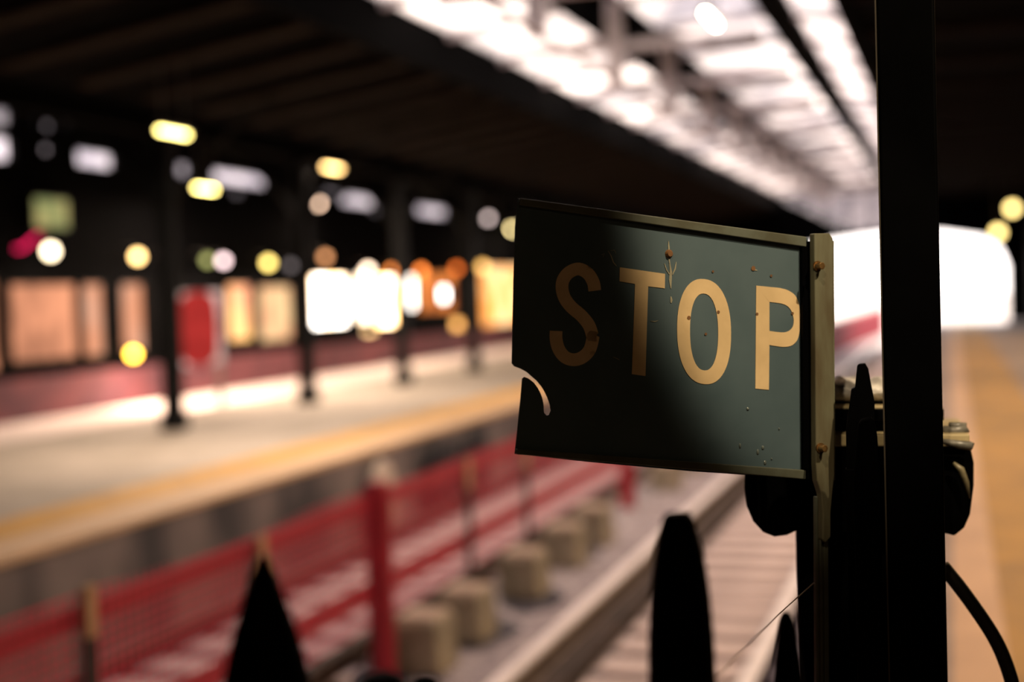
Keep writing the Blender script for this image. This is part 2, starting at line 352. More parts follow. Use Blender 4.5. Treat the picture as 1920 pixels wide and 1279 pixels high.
# wall around the openings: a grid of strips with the cells of the openings left out
ys = sorted({YN, YF} | {h[0] for h in holes} | {h[1] for h in holes})
for ya, yb in zip(ys, ys[1:]):
    if yb-ya < 1e-5: continue
    ym = (ya+yb)/2; cut = sorted((h[2], h[3]) for h in holes if h[0] < ym < h[1]); z = .60
    for zb, zt in cut:
        if zb > z: box(wall, (XW-.3, ya, z), (XW, yb, zb))
        z = max(z, zt)
    if z < 5.6: box(wall, (XW-.3, ya, z), (XW, yb, 5.6))
bmesh.ops.remove_doubles(wall, verts=wall.verts, dist=.0005)
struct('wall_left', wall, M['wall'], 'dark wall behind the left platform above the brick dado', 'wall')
cn = 0
for (y0, y1, zb, zt, m, lb, cat, typ) in holes:
    b = NB(); v = [b.verts.new(p) for p in ((XW-.12, y0, zb), (XW-.12, y1, zb), (XW-.12, y1, zt), (XW-.12, y0, zt))]; b.faces.new(v)
    cn += 1
    s = struct('window_%d' % k, b, m, lb or 'small grey daylight opening high in the left wall, number %d from the left' % (cn-len(glow_panels)), cat); k += 1
    t_ = .03
    b = NB(); box(b, (XW-.15, y0, zb), (XW-.02, y1, zb+t_)); box(b, (XW-.15, y0, zt-t_), (XW-.02, y1, zt)); box(b, (XW-.15, y0, zb), (XW-.02, y0+t_, zt)); box(b, (XW-.15, y1-t_, zb), (XW-.02, y1, zt))
    struct('window_frame', b, M['iron'], '', '', s)

# ================================================================== FAR PLATFORM THINGS
ordn = ['first', 'second', 'third', 'fourth', 'fifth', 'sixth', 'seventh']
def column(i, Y):
    t = thing('platform_column', (XC, Y, 0), '', 'column', 'columns of the left platform')
    b = NB(); box(b, (XC-.1, Y-.1, .12), (XC+.1, Y+.1, ZC-.25)); obj('shaft', b, M['iron'], t, .015)
    b = NB(); box(b, (XC-.14, Y-.14, 0), (XC+.14, Y+.14, .2)); obj('base', b, M['iron'], t, .03)
    b = NB(); box(b, (XC-.13, Y-.13, ZC-.32), (XC+.13, Y+.13, ZC-.22)); obj('capital', b, M['iron'], t, .02)
    for s in (-1, 1):
        b = NB(); tube(b, [(XC+s*.06, Y, 2.75), (XC+s*.35, Y, 3.15), (XC+s*.9, Y, 3.62), (XC+s*1.5, Y, 4.0)], .035, 8); obj('bracket', b, M['iron'], t)
    return t
for i, Y in enumerate((15.55, 19.4, 23.3, 27.2, 31.1, 35.0)):
    t = column(i, Y)
    t['label'] = ('%s dark iron column from the left on the left platform' % ordn[i]) + (', thickest and nearest' if i == 0 else '')

def tube_light(px, py, x, length, col, st, label, top, power=0, ld=None):
    p = onx(px, py, x) if x is not None else atd(px, py, ld)
    t = thing('fluorescent_light', p, label, 'light', 'strip lights under the canopies')
    h = length/2
    b = NB(); box(b, (p.x-.06, p.y-h-.03, p.z+.02), (p.x+.06, p.y+h+.03, p.z+.07)); obj('housing', b, M['lamphouse'], t, .01)
    b = NB(); tube(b, [(p.x, p.y-h, p.z), (p.x, p.y+h, p.z)], .022, 10); obj('tube', b, glow('tube_glow', col, st), t)
    for s in (-.8, .8):
        b = NB(); tube(b, [(p.x, p.y+s*h, p.z+.06), (p.x, p.y+s*h, top)], .012, 6); obj('hanger_rod', b, M['lamphouse'], t)
    if power:
        l = lamp('strip_light', 'AREA', p+Vector((0, 0, -.04)), power, PINKW, t, shape='RECTANGLE', size=.1, size_y=length)
    return t
PINKW = srgb(255, 225, 200)
YEL = srgb(250, 225, 130); WARM = srgb(255, 205, 130); CRM = srgb(250, 225, 185)
tube_light(325, 249, -7.7, .55, YEL, 9, 'yellow strip light beside the nearest column, highest in the left part', 4.15, 90)
tube_light(385, 354, -11.0, .55, YEL, 14, 'bright lemon strip light hanging low between the first two columns', 4.25, 90)
tube_light(627, 316, XC, .7, WARM, 9, 'warm strip light beside the second column', ZC, 90)
tube_light(1333, 36, -2.6, .8, CRM, 45, 'brilliant white strip light under the roof glazing', 5.1, 30)

def globe(px, py, x, r, col, st, label, fix='wall', top=0.):
    p = onx(px, py, x); t = thing('globe_lamp', p, label, 'lamp', 'small round lamps along the left platform')
    b = NB(); ball(b, p, r, u=12, v=8); obj('globe', b, glow('globe_glow', col, st*.62), t, smooth=True)
    if fix == 'wall':
        b = NB(); tube(b, [(p.x-.0, p.y, p.z+r*.9), (p.x-.1, p.y, p.z+r*1.8), (XW, p.y, p.z+r*1.8)], .015, 6); obj('wall_arm', b, M['lamphouse'], t)
    else:
        b = NB(); tube(b, [(p.x, p.y, p.z+r*.9), (p.x, p.y, top)], .012, 6); obj('hanger_rod', b, M['lamphouse'], t)
    return t
gl = [(95, 471, .085, CRM, 9, 'cream round lamp above the widest orange glow panel'),
      (258, 481, .075, WARM, 9, 'amber round lamp just left of the nearest column'),
      (313, 490, .07, srgb(215, 180, 170), 6, 'mauve grey round lamp just right of the nearest column'),
      (389, 488, .07, srgb(150, 150, 90), 3.5, 'dim olive round lamp half behind a paler lamp'),
      (419, 489, .07, srgb(215, 185, 185), 8, 'pale lilac round lamp above the red notice board'),
      (503, 493, .08, srgb(225, 195, 105), 8, 'mustard round lamp left of the second column'),
      (545, 498, .07, srgb(120, 110, 110), 2.0, 'very dim grey round lamp beside the second column'),
      (610, 482, .08, srgb(190, 130, 85), 5, 'brown round lamp above the blown out white glow panel'),
      (690, 506, .08, srgb(255, 220, 190), 9, 'peach round lamp above the central white pair'),
      (735, 508, .08, srgb(230, 130, 60), 6, 'rusty orange round lamp above the central white pair'),
      (790, 508, .09, srgb(230, 120, 50), 6, 'burnt orange round lamp right of the third column'),
      (856, 504, .09, srgb(200, 95, 35), 5, 'dark orange round lamp before the fourth column'),
      (905, 500, .10, srgb(225, 170, 90), 5, 'ochre round lamp at the top of the golden glow panel'),
      (250, 664, .075, srgb(255, 190, 60), 17, 'bright yellow round lamp low on the wall beside the nearest column'),
      (597, 381, .075, srgb(240, 200, 170), 8, 'beige round lamp below the second strip light'),
      (915, 409, .09, srgb(190, 170, 165), 6, 'dull grey round lamp left of the sign top'),
      (962, 428, .10, srgb(240, 215, 150), 12, 'cream round lamp half hidden by the left edge of the sign'),
      (1066, 392, .10, srgb(240, 215, 170), 10, 'cream round lamp peeping over the top edge of the sign')]
for px, py, r, col, st, lb in gl: 
    t = globe(px, py, XW+.28, r, col, st, lb)
    lamp('globe_light', 'AREA', t.location+Vector((.25, 0, -.12)), 15, PINKW, t, shape='DISK', size=.12)
# right platform, far end
for px, py, lb in ((1871, 436, 'lower olive yellow round lamp under the right canopy'), (1898, 391, 'upper olive yellow round lamp at the right border')):
    p = ony(px, py, 44.); t = thing('globe_lamp', p, lb, 'lamp')
    b = NB(); ball(b, p, .14, u=12, v=8); obj('globe', b, glow('globe_glow', srgb(225, 195, 120), 5), t, smooth=True)
    b = NB(); tube(b, [(p.x, p.y, p.z+.12), (p.x, p.y, 4.56)], .014, 6); obj('hanger_rod', b, M['lamphouse'], t)

# hanging backlit olive sign, magenta tube
p0 = onx(66, 372, XW+.2); p1 = onx(128, 428, XW+.2)
t = thing('backlit_sign', (XW+.2, (p0.y+p1.y)/2, p1.z), 'dim olive green backlit box sign high on the left wall', 'sign')
b = NB(); box(b, (XW+.0, p0.y-.03, p1.z-.03), (XW+.19, p1.y+.03, p0.z+.03)); obj('case', b, M['iron'], t)
b = NB(); box(b, (XW+.19, p0.y, p1.z), (XW+.20, p1.y, p0.z)); obj('panel', b, glow('olive_panel_glow', srgb(150, 138, 88), .8, srgb(110, 118, 75), 2), t)
a0, a1 = onx(42, 466, XW+.1), onx(72, 440, XW+.1)
b = NB(); tube(b, [a0, a1], .02, 8); box(b, (XW, a0.y-.02, a0.z-.02), (XW+.1, a0.y+.02, a0.z+.02))
tag(obj('neon_tube', b, glow('magenta_glow', srgb(210, 30, 80), 1.6), origin=a0), 'slanting magenta light tube under the olive sign', 'light')

# notice board
Xb = -10.6
q0 = onx(322, 548, Xb); q1 = onx(420, 680, Xb); yc = (q0.y+q1.y)/2; zc = (q0.z+q1.z)/2; hw = (q1.y-q0.y)/2; hh = (q0.z-q1.z)/2
t = thing('notice_board', (Xb, yc, 0), 'white lit notice board with a red centre standing between the first two columns', 'notice board')
b = NB(); box(b, (Xb-.06, yc-hw, zc-hh), (Xb, yc+hw, zc+hh)); obj('board', b, glow('white_board_glow', srgb(240, 205, 195), .55, srgb(190, 160, 145), 3), t, .02)
b = NB(); pts = [Vector((Xb+.001, yc+hw*.78*math.copysign(abs(math.cos(a))**.7, math.cos(a)), zc+hh*1.0*math.copysign(abs(math.sin(a))**.5, math.sin(a)))) for a in [i*2*math.pi/32 for i in range(32)]]
prism(b, pts, (.012, 0, 0)); obj('red_panel', b, glow('red_panel_glow', srgb(172, 48, 44), .6, srgb(150, 40, 36), 3), t)['label'] = 'red centre panel'
for s in (-1, 1):
    b = NB(); box(b, (Xb-.05, yc+s*hw*.9-.06, 0), (Xb-.01, yc+s*hw*.9+.06, zc-hh)); obj('leg', b, mat('grey_leg', (.16, .13, .12), .7, var=.2), t)

# ================================================================== TRACKS
def rail(x, label, ny=YN, top=.17, worn=True, fy=YF):
    t = thing('rail', (x, 0, BED), label, 'rail', 'running rails')
    b = NB(); prism(b, [Vector((x+dx, ny, BED+dz)) for dx, dz in ((-.07, .051), (.07, .051), (.07, .058), (.012, .07), (.012, top-.045), (-.012, top-.045), (-.012, .07), (-.07, .058))], (0, fy-ny, 0)); obj('web', b, M['railrust'], t)
    b = NB(); box(b, (x-.052, ny, BED+top-.045), (x+.052, fy, BED+top)); o = obj('rail_head', b, M['railhead' if worn else 'railrust'], t, .01); o['label'] = 'bright worn rail head' if worn else 'rusty rail head'
rail(-2.62, 'bright polished rail running from bottom centre to the sign'); rail(-1.18, 'rail of the near track beside the right platform')
rail(-5.30, 'rail close below the left platform face', worn=False); rail(-3.87, 'rail just behind the red mesh fence', worn=False, fy=42.)
b = NB(); box(b, (-2.47, YN, BED), (-2.28, YF, BED+.10)); tag(obj('timber_baulk', b, mat('oily_timber', (.02, .012, .009), .9, col2=(.045, .028, .022), scale=2), origin=(-2.4, 0, BED), bevel=.01), 'dark oily timber baulk lying along the right side of the bright rail', 'timber')
def sleepers(x0, x1, y0, label, group, y1=50):
    b = NB(); box(b, (x0, -.16, 0), (x1, .16, .05)); first = tag(obj('sleeper', b, M['sleeper'], bevel=.015), label, 'sleeper', group)
    first.location = (0, y0, BED)
    y = y0+.55
    while y < y1:
        o = first.copy(); C.objects.link(o); o.location = (random.uniform(-.01, .01), y, BED); y += .55
sleepers(-2.22, -.8, 6.2, 'pale sleeper lying across the near track between its rails', 'sleepers of the near track')
sleepers(-5.46, -3.72, 4.0, 'pale sleeper lying across the far track behind the red fence', 'sleepers of the far track', 42)

# ================================================================== RED FENCE
XF_ = -3.58
t = thing('mesh_fence', (XF_, 8.6, BED), 'long red plastic mesh fence with red posts between the tracks', 'fence')
zt = .31
posts = [(8.42, .40), (15.7, .36), (23., .36), (31., .36), (39., .36), (3.0, .36)]
for y, z in posts:
    b = NB(); tube(b, [(XF_+.05, y, BED), (XF_+.05, y, z-.05), (XF_+.05, y, z)], [.085, .085, .07], 14); obj('post', b, M['redpost'], t, smooth=False)
b = NB(); box(b, (XF_-.03, 2.6, zt-.10), (XF_+.015, 43.5, zt)); obj('top_rail', b, M['redrail'], t, .01)
b = NB(); box(b, (XF_-.03, 2.6, -.36), (XF_+.015, 43.5, -.24)); obj('middle_rail', b, M['redrail'], t, .01)
b = NB(); n = 150; prev = None
for i in range(n+1):
    y = 2.6+(43.5-2.6)*i/n; dz = noise.noise(Vector((y*.7, 0, 0)))*.05; dx = noise.noise(Vector((y*.9, 5, 0)))*.03
    v = [b.verts.new((XF_+.035+dx*(.3+j*.2), y, zt+.05+dz-(zt+.56)*j/4)) for j in range(5)]
    if prev:
        for j in range(4): b.faces.new((prev[j], v[j], v[j+1], prev[j+1]))
    prev = v
obj('netting', b, M['net'], t, smooth=True)
# wooden stakes behind the net
for px, py, lb in ((166, 1098, 'pale topped wooden stake at the left end of the red fence'), (490, 1006, 'pale topped wooden stake behind the black pyramid spike'),
                   (878, 862, 'pale topped wooden stake right of the near red post'), (986, 830, 'wooden stake of the red fence below the left corner of the sign')):
    p = onx(px, py, XF_+.085); zb = BED if px < 800 else BED+.378
    t = thing('wooden_stake', (p.x, p.y, zb), lb, 'stake', 'wooden stakes of the red fence')
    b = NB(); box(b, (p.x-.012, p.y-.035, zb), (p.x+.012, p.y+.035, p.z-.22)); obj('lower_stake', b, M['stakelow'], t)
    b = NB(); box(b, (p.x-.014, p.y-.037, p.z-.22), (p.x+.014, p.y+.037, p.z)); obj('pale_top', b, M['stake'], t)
# concrete blocks at the foot
XB = XF_+.205
for i, (Y, h) in enumerate([(8.76, .36)] + [(onx(px, py, XB).y, .35) for px, py in ((874, 1112), (982, 1042), (1058, 1004), (1112, 970))] + [(17.2, .32), (18.9, .32)]):
    lb = ['half hidden by the near red post', 'second from the near red post', 'third from the near red post', 'fourth from the near red post', 'fifth, just before the far red post', 'first beyond the far red post', 'second beyond the far red post'][i]
    x = XB; t = thing('concrete_block', (x, Y, BED), 'squat olive grey concrete block at the fence foot, '+lb, 'concrete block', 'concrete fence feet')
    b = NB(); prism(b, [Vector((x-.18, Y-.2, BED)), Vector((x+.18, Y-.2, BED)), Vector((x+.155, Y-.2, BED+h)), Vector((x-.155, Y-.2, BED+h))], (0, .4, 0)); obj('block', b, M['concrete'], t, .03)
    b = NB(); box(b, (x-.135, Y-.17, BED+h-.01), (x+.135, Y+.17, BED+h+.025)); obj('paler_top', b, M['concretetop'], t, .012)  # top slab paler than the olive block sides
# red hoarding closing the far end of the fenced strip
h0, h1 = onz(1540, 676, BED), onz(1662, 626, BED); hv = (h1-h0); hn = Vector((-hv.y, hv.x, 0)).normalized()*.06
def top_at(px, py, p): r = ray(px, py); k_ = math.hypot(p.x-EYE.x, p.y-EYE.y)/math.hypot(r.x, r.y); return EYE.z + r.z*k_
zt0, zt1 = top_at(1540, 608, h0), top_at(1662, 572, h1)
t = thing('hoarding', (h0.x, h0.y, BED), 'dark red hoarding at the far end of the tracks left of the black post', 'hoarding')
b = NB(); prism(b, [h0, h1, Vector((h1.x, h1.y, zt1-.12)), Vector((h0.x, h0.y, zt0-.12))], hn); obj('panel', b, mat('dark_red_board', (.2, .009, .02), .8, var=.3, scale=.6, spec=.1), t)
b = NB(); prism(b, [Vector((h0.x, h0.y, zt0-.12)), Vector((h1.x, h1.y, zt1-.12)), Vector((h1.x, h1.y, zt1)), Vector((h0.x, h0.y, zt0))], hn*1.2); obj('cap_rail', b, M['redrail'], t)
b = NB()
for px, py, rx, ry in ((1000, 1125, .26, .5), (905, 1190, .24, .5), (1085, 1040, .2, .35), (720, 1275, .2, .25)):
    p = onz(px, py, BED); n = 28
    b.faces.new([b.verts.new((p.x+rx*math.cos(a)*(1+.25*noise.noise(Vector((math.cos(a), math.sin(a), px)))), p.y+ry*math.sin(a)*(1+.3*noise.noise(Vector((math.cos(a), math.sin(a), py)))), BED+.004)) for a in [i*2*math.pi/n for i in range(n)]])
struct('shadow_patches', b, mat('shadowed_ballast', (.06, .058, .08), .8, scale=9, col2=(.02, .02, .035), bump=.4), '', '', bpy.data.objects['floor'])  # dark patches painted for the shadows beside the blocks
# dark bundles and a pale sack against the platform face
for (px, py, s, m, lb, nm) in ((830, 838, .24, M['debris'], 'black bundle against the left platform face', 'dark_bundle'), (890, 818, .24, M['debris'], 'black bundle nearer the sign against the left platform face', 'dark_bundle'),
                           (715, 876, .16, M['concretetop'], 'pale round sack against the left platform face', 'pale_sack')):
    p = onx(px, py, XL+.19); b = NB(); ball(b, (0, 0, 0), 1, (.11, s*2.2, 1), 20, 14)
    H = p.z+.08-BED
    for v in b.verts: v.co.z = (v.co.z*.5+.5)*H; v.co += Vector((noise.noise(v.co*3), noise.noise(v.co*3+Vector((9, 0, 0))), 0))*.03
    o = obj(nm, b, m, smooth=True); o.location = (XL+.19, p.y, BED); tag(o, lb, 'bundle' if nm == 'dark_bundle' else 'sack')

# ================================================================== THE STOP SIGN
th = math.radians(24.0)
dirx = (CR*math.cos(th) + CF*math.sin(th)); dirx.z = 0; dirx.normalize()       # along the plate, left to right
nrm = dirx.cross(Vector((0, 0, 1))).normalized()                                # towards the viewer
if nrm.dot(CF) > 0: nrm = -nrm
P0 = atd(1240, 650, 1.80)
def sp(px, py, off=0.):
    r = ray(px, py); t_ = ((P0 + nrm*off) - EYE).dot(nrm)/r.dot(nrm); return EYE + r*t_
base = sp(1536, 1279); base.z = 0
S = thing('stop_sign', base, 'dark blue green metal flag sign reading STOP in cream letters, bolted to a steel strip', 'sign')
def flat(name, px, m, off, thick, parent=S, bevel=0, label=None, bump=None):
    b = NB(); prism(b, [sp(x, y, off) for x, y in px], nrm*thick)
    bmesh.ops.recalc_face_normals(b, faces=b.faces)
    bmesh.ops.triangulate(b, faces=[f for f in b.faces if len(f.verts) > 4])
    o = obj(name, b, m, parent, bevel)
    if label: o['label'] = label
    return o
sheet = [(970.5, 371.8), (965.8, 427.4), (962.3, 526), (959.2, 681), (963.5, 686.9), (975.2, 691.1), (986.9, 697.4), (1005.7, 713.8), (1015, 725), (1020.9, 735), (1026, 746), (1030.3, 758.4), (1032.2, 770.1), (1029.1, 777.6), (1024, 779), (1019, 773.7),
         (1018.6, 765), (1017.9, 756), (1015.5, 745), (1011.5, 735), (1006.5, 726), (999.8, 717.4), (994, 712.5), (988.1, 708.7), (982.2, 706.8), (978.7, 709.6), (975.2, 751.4), (969.3, 807.7), (964.6, 851), (1104.2, 866.3), (1300, 884), (1514, 898), (1514, 447), (1340, 422.7), (1150, 395)]
flat('sign_plate', sheet, M['sign'], -.0015, .0015)
def lip(name, a, b_, h, m):                       # folded rim strip from px a to px b, h px tall downwards
    flat(name, [a, b_, (b_[0], b_[1]+h[1]), (a[0], a[1]+h[0])], m, .0002, .0065, bevel=.0012)
lip('top_rim', (971.5, 372), (1507, 444.5), (13, 19), M['lip'])
lip('bottom_rim', (966, 841), (1506, 881), (10.5, 17), M['lip'])
def stroke(path, hw):
    L, R = [], []
    for i, p in enumerate(path):
        a = Vector(path[max(i-1, 0)]); c = Vector(path[min(i+1, len(path)-1)]); d = (c-a).normalized(); n = Vector((-d.y, d.x))
        w_ = hw[i] if isinstance(hw, list) else hw
        L.append(tuple(Vector(p)+n*w_)); R.append(tuple(Vector(p)-n*w_))
    return L + R[::-1]
def catmull(pts, sub=6):
    out = []
    for i in range(len(pts)-1):
        p0, p1, p2, p3 = [Vector(pts[max(0, min(len(pts)-1, j))]) for j in (i-1, i, i+1, i+2)]
        for k_ in range(sub):
            t_ = k_/sub; out.append(tuple(.5*((2*p1)+(p2-p0)*t_+(2*p0-5*p1+4*p2-p3)*t_*t_+(3*p1-p0-3*p2+p3)*t_**3)))
    out.append(tuple(pts[-1])); return out
def c1(x, y): return (940+x/4.2625, 350+y/4.2625)
def c2(x, y): return (940+x/4.2625, 620+y/4.2625)
def c3(x, y): return (1240+x/4.2625, 400+y/4.2625)
def c4(x, y): return (1240+x/4.2625, 640+y/4.2625)
LO, LT = .0001, .0006
def poly2(name, quads, m):                      # ring or strip built of quads so that counters stay open
    b = NB()
    for q in quads: prism(b, [sp(x, y, LO) for x, y in q], nrm*LT)
    bmesh.ops.remove_doubles(b, verts=b.verts, dist=.00002)
    # inner walls between neighbouring quads
    seen = {}
    for f in b.faces:
        seen.setdefault(tuple(sorted(v.index for v in f.verts)), []).append(f)
    return obj(name, b, m, S)
Sp = catmull([c1(747, 832), c1(735, 765), c1(692, 695), c1(620, 658), c1(545, 683), c1(497, 740), c1(485, 810), c1(507, 892), c1(562, 965), c1(640, 1032), c1(700, 1108), c1(728, 1190), c2(733, 50), c2(707, 150), c2(650, 212), c2(580, 233), c2(510, 212), c2(460, 150), c2(438, 70), c2(438, 3)], 5)
def ribbon(path, hw):
    ol = stroke(path, hw); n = len(path); L = ol[:n]; R = ol[n:][::-1]
    b = NB(); va = [(b.verts.new(sp(*l, LO)), b.verts.new(sp(*r, LO)), b.verts.new(sp(*l, LO+LT)), b.verts.new(sp(*r, LO+LT))) for l, r in zip(L, R)]
    for a, c in zip(va, va[1:]):
        b.faces.new((a[2], c[2], c[3], a[3])); b.faces.new((a[0], a[1], c[1], c[0])); b.faces.new((a[0], c[0], c[2], a[2])); b.faces.new((a[1], a[3], c[3], c[1]))
    for a in (va[0], va[-1]): b.faces.new((a[0], a[2], a[3], a[1]))
    return b
worn = mat('worn_cream_letter_paint', (.56, .42, .26), .6, scale=42, col2=(.50, .37, .22), detail=7)
nt = worn.node_tree; rp = [n for n in nt.nodes if n.type == 'VALTORGB'][0]
e = rp.color_ramp.elements.new(.30); e.color = (.10, .07, .045, 1); rp.color_ramp.elements[1].position = .36 if rp.color_ramp.elements[1].position > .3 else .30
o = obj('letter', ribbon(Sp, 11.9), worn, S); o['label'] = 'scuffed letter S'
flat('letter', [c1(945, 645), c1(1307, 697), c1(1305, 813), c1(1172, 797), c2(1150, 363), c2(1042, 348), c1(1067, 778), c1(943, 757)], M['letter'], LO, LT, label='letter T')
def ring(outer, inner):
    b = NB(); n = len(outer)
    va = [(b.verts.new(sp(*o_, LO)), b.verts.new(sp(*i_, LO)), b.verts.new(sp(*o_, LO+LT)), b.verts.new(sp(*i_, LO+LT))) for o_, i_ in zip(outer, inner)]
    for k_ in range(n):
        a, c = va[k_], va[(k_+1) % n]
        b.faces.new((a[2], c[2], c[3], a[3])); b.faces.new((a[0], a[1], c[1], c[0])); b.faces.new((a[0], c[0], c[2], a[2])); b.faces.new((a[1], a[3], c[3], c[1]))
    return b
def sell(cx, cy, rx, ry, ex, sh, n=64):
    out = []
    for i in range(n):
        a = 2*math.pi*i/n; x = math.copysign(abs(math.cos(a))**ex, math.cos(a))*rx; y = math.copysign(abs(math.sin(a))**ex, math.sin(a))*ry
        out.append((cx+x, cy+y+sh*x))
    return out
obj('letter', ring(sell(1320.2, 621.8, 50.6, 98.5, .88, .10), sell(1320.2, 622.6, 26.4, 72, .88, .10)), M['letter'], S)['label'] = 'letter O'
Pout = catmull([c3(757, 578), c3(860, 588), c3(960, 600), c3(1030, 625), c3(1080, 672), c3(1105, 760), c3(1108, 850), c3(1105, 940), c3(1088, 1010), c3(1045, 1055), c3(985, 1068), c3(920, 1062), c3(862, 1052)], 4)
Pin = catmull([c3(862, 708), c3(915, 714), c3(970, 724), c3(1012, 745), c3(1042, 785), c3(1056, 835), c3(1058, 870), c3(1050, 905), c3(1030, 932), c3(1000, 948), c3(965, 952), c3(910, 947), c3(862, 940)], 4)
bP = NB(); va = [(bP.verts.new(sp(*o_, LO)), bP.verts.new(sp(*i_, LO)), bP.verts.new(sp(*o_, LO+LT)), bP.verts.new(sp(*i_, LO+LT))) for o_, i_ in zip(Pout, Pin)]
for a, c in zip(va, va[1:]):
    bP.faces.new((a[2], c[2], c[3], a[3])); bP.faces.new((a[0], a[1], c[1], c[0])); bP.faces.new((a[0], c[0], c[2], a[2])); bP.faces.new((a[1], a[3], c[3], c[1]))
prism(bP, [sp(*q, LO) for q in (c3(757, 578), c3(862, 708), c3(862, 940), c3(862, 1052), c4(858, 388), c4(750, 378))], nrm*LT)
bmesh.ops.triangulate(bP, faces=[f for f in bP.faces if len(f.verts) > 4])
obj('letter', bP, M['letter'], S)['label'] = 'letter P'
# rusty screw, bare scratches below it, drops
def disc(px, py, r, o0, o1, n=16, r2=None):
    b = NB(); a = sp(px, py, o0); c = sp(px, py, o1); u = dirx; v = Vector((0, 0, 1))
    ra = [b.verts.new(a+(u*math.cos(i*2*math.pi/n)+v*math.sin(i*2*math.pi/n))*r) for i in range(n)]
    rc = [b.verts.new(a+nrm*(o1-o0)+(u*math.cos(i*2*math.pi/n)+v*math.sin(i*2*math.pi/n))*(r2 or r)) for i in range(n)]
    b.faces.new(ra); b.faces.new(rc[::-1])
    for i in range(n): b.faces.new((ra[i], ra[(i+1) % n], rc[(i+1) % n], rc[i]))
    return b
obj('rusty_screw', disc(1254.3, 476, .0058, 0, .004, r2=.0035), M['rust'], S)['label'] = 'rusty screw head'
sc = NB()
for path, hw_ in (([(1253.6, 452), (1254, 461), (1254.6, 469)], [.4, 1.2, 1.5]), ([(1254.5, 485), (1256, 495), (1258, 510), (1257, 525), (1258, 541)], [1.2, 1.0, 2.2, 2.6, .6]), ([(1246, 494), (1250, 506), (1255, 514)], [.5, 1., .8]), ([(1268, 491), (1266, 504), (1261, 515)], [.5, 1.4, .8]),
                  ([(1258, 556), (1259, 563), (1258.5, 568)], [1, 2.2, 1]), ([(1140, 470), (1146, 480), (1150, 492), (1156, 499)], [.4, .8, 1.2, .5]), ([(1128, 478), (1133, 475), (1131, 482)], [.4, .6, .4]), ([(1145, 470), (1152, 469), (1155, 476)], [.3, .5, .3]),
                  ([(1220, 602), (1228, 603), (1234, 601)], [.3, .8, .3]), ([(1149, 669), (1156, 672), (1162, 675)], [.3, .7, .3]), ([(1410, 501), (1414, 506), (1420, 507)], [.5, 1.5, .5])):
    r_ = ribbon([tuple(p) for p in path], hw_); tmp = bpy.data.meshes.new('t'); r_.to_mesh(tmp); r_.free(); sc.from_mesh(tmp); bpy.data.meshes.remove(tmp)
obj('paint_scratches', sc, M['scratch'], S)['label'] = 'pale scratches down to bare metal'
for (x, y, rx, rz) in ((690, 540, 3.2, 3.4), (628, 835, 2.3, 5.2), (770, 885, 3.0, 5.5), (810, 850, 3.2, 4.2), (828, 970, 3.2, 4.4), (880, 940, 1.6, 2.2), (940, 700, 1.6, 2.4)):
    q = c4(x, y); b = NB(); ball(b, (0, 0, 0), 1, u=14, v=10)
    pc = sp(*q); kx, kz = rx*1.8/F, rz*1.8/F
    for v in b.verts: v.co = pc + dirx*(v.co.x*kx) + Vector((0, 0, 1))*(v.co.z*kz) + nrm*(v.co.y*.0018)
    obj('water_drop', b, M['drop'], S, smooth=True)
for (x, y, r) in ((735, 440, .0032), (412, 465, .0016), (878, 500, .0018), (455, 790, .0022), (220, 835, .0026), (355, 965, .0018), (1048, 800, .002), (765, 805, .002)):
    q = c3(x, y); obj('rust_spot', disc(q[0], q[1], r, .0007, .0011, 10), M['rust'], S)
# steel strip that carries the plate
flat('shadow_strip', [(1499, 452), (1522, 455), (1524, 900), (1502, 897)], M['black'], .0003, .006)  # black strip painted for the shadow beside the hanger strip
flat('hanger_strip', [(1517, 438.5), (1546, 438.5), (1552, 449), (1552.5, 640), (1555, 850), (1555, 890), (1551, 925), (1548, 960), (1548, 1005), (1538, 1016), (1532, 1010), (1533, 960), (1530, 925), (1522, 900), (1520, 870), (1519, 640)], M['channel'], .0065, .012, bevel=.002)
flat('strip_edge', [(1549, 449), (1557, 453), (1559, 900), (1551, 900)], M['channel'], .001, .008)
b = NB()
for x0, x1, o_ in ((1524.5, 1529, .006), (1533, 1535.5, .006), (1540, 1548, .004)):
    prism(b, [sp(x0, 930 if x0 < 1530 else 1008, o_), sp(x1, 930 if x0 < 1530 else 1008, o_), sp(x1+2, 1300, o_), sp(x0+2, 1300, o_)], nrm*.006)
prism(b, [sp(1525, 1008, .0), sp(1548, 1008, .0), sp(1550, 1300, .0), sp(1527, 1300, .0)], nrm*.006)
obj('lower_strip', b, M['lip'], S, .0008)
lb_ = NB(); a0 = sp(1538, 1295); box(lb_, (a0.x-.01, a0.y-.008, 0), (a0.x+.01, a0.y+.008, a0.z)); obj('foot_bar', lb_, M['black'], S)
for q in ((1531.5, 499), (1537, 840)):
    b = disc(q[0], q[1], .0052, .018, .030, 6); o = obj('bolt', b, M['brass'], S, .0008)
    b = disc(q[0], q[1], .0068, .0178, .0205, 20); w_ = obj('washer', b, M['brass'], o)
    b = disc(q[0], q[1], .0030, .030, .040, 14); obj('bolt_end', b, M['brass'], o)

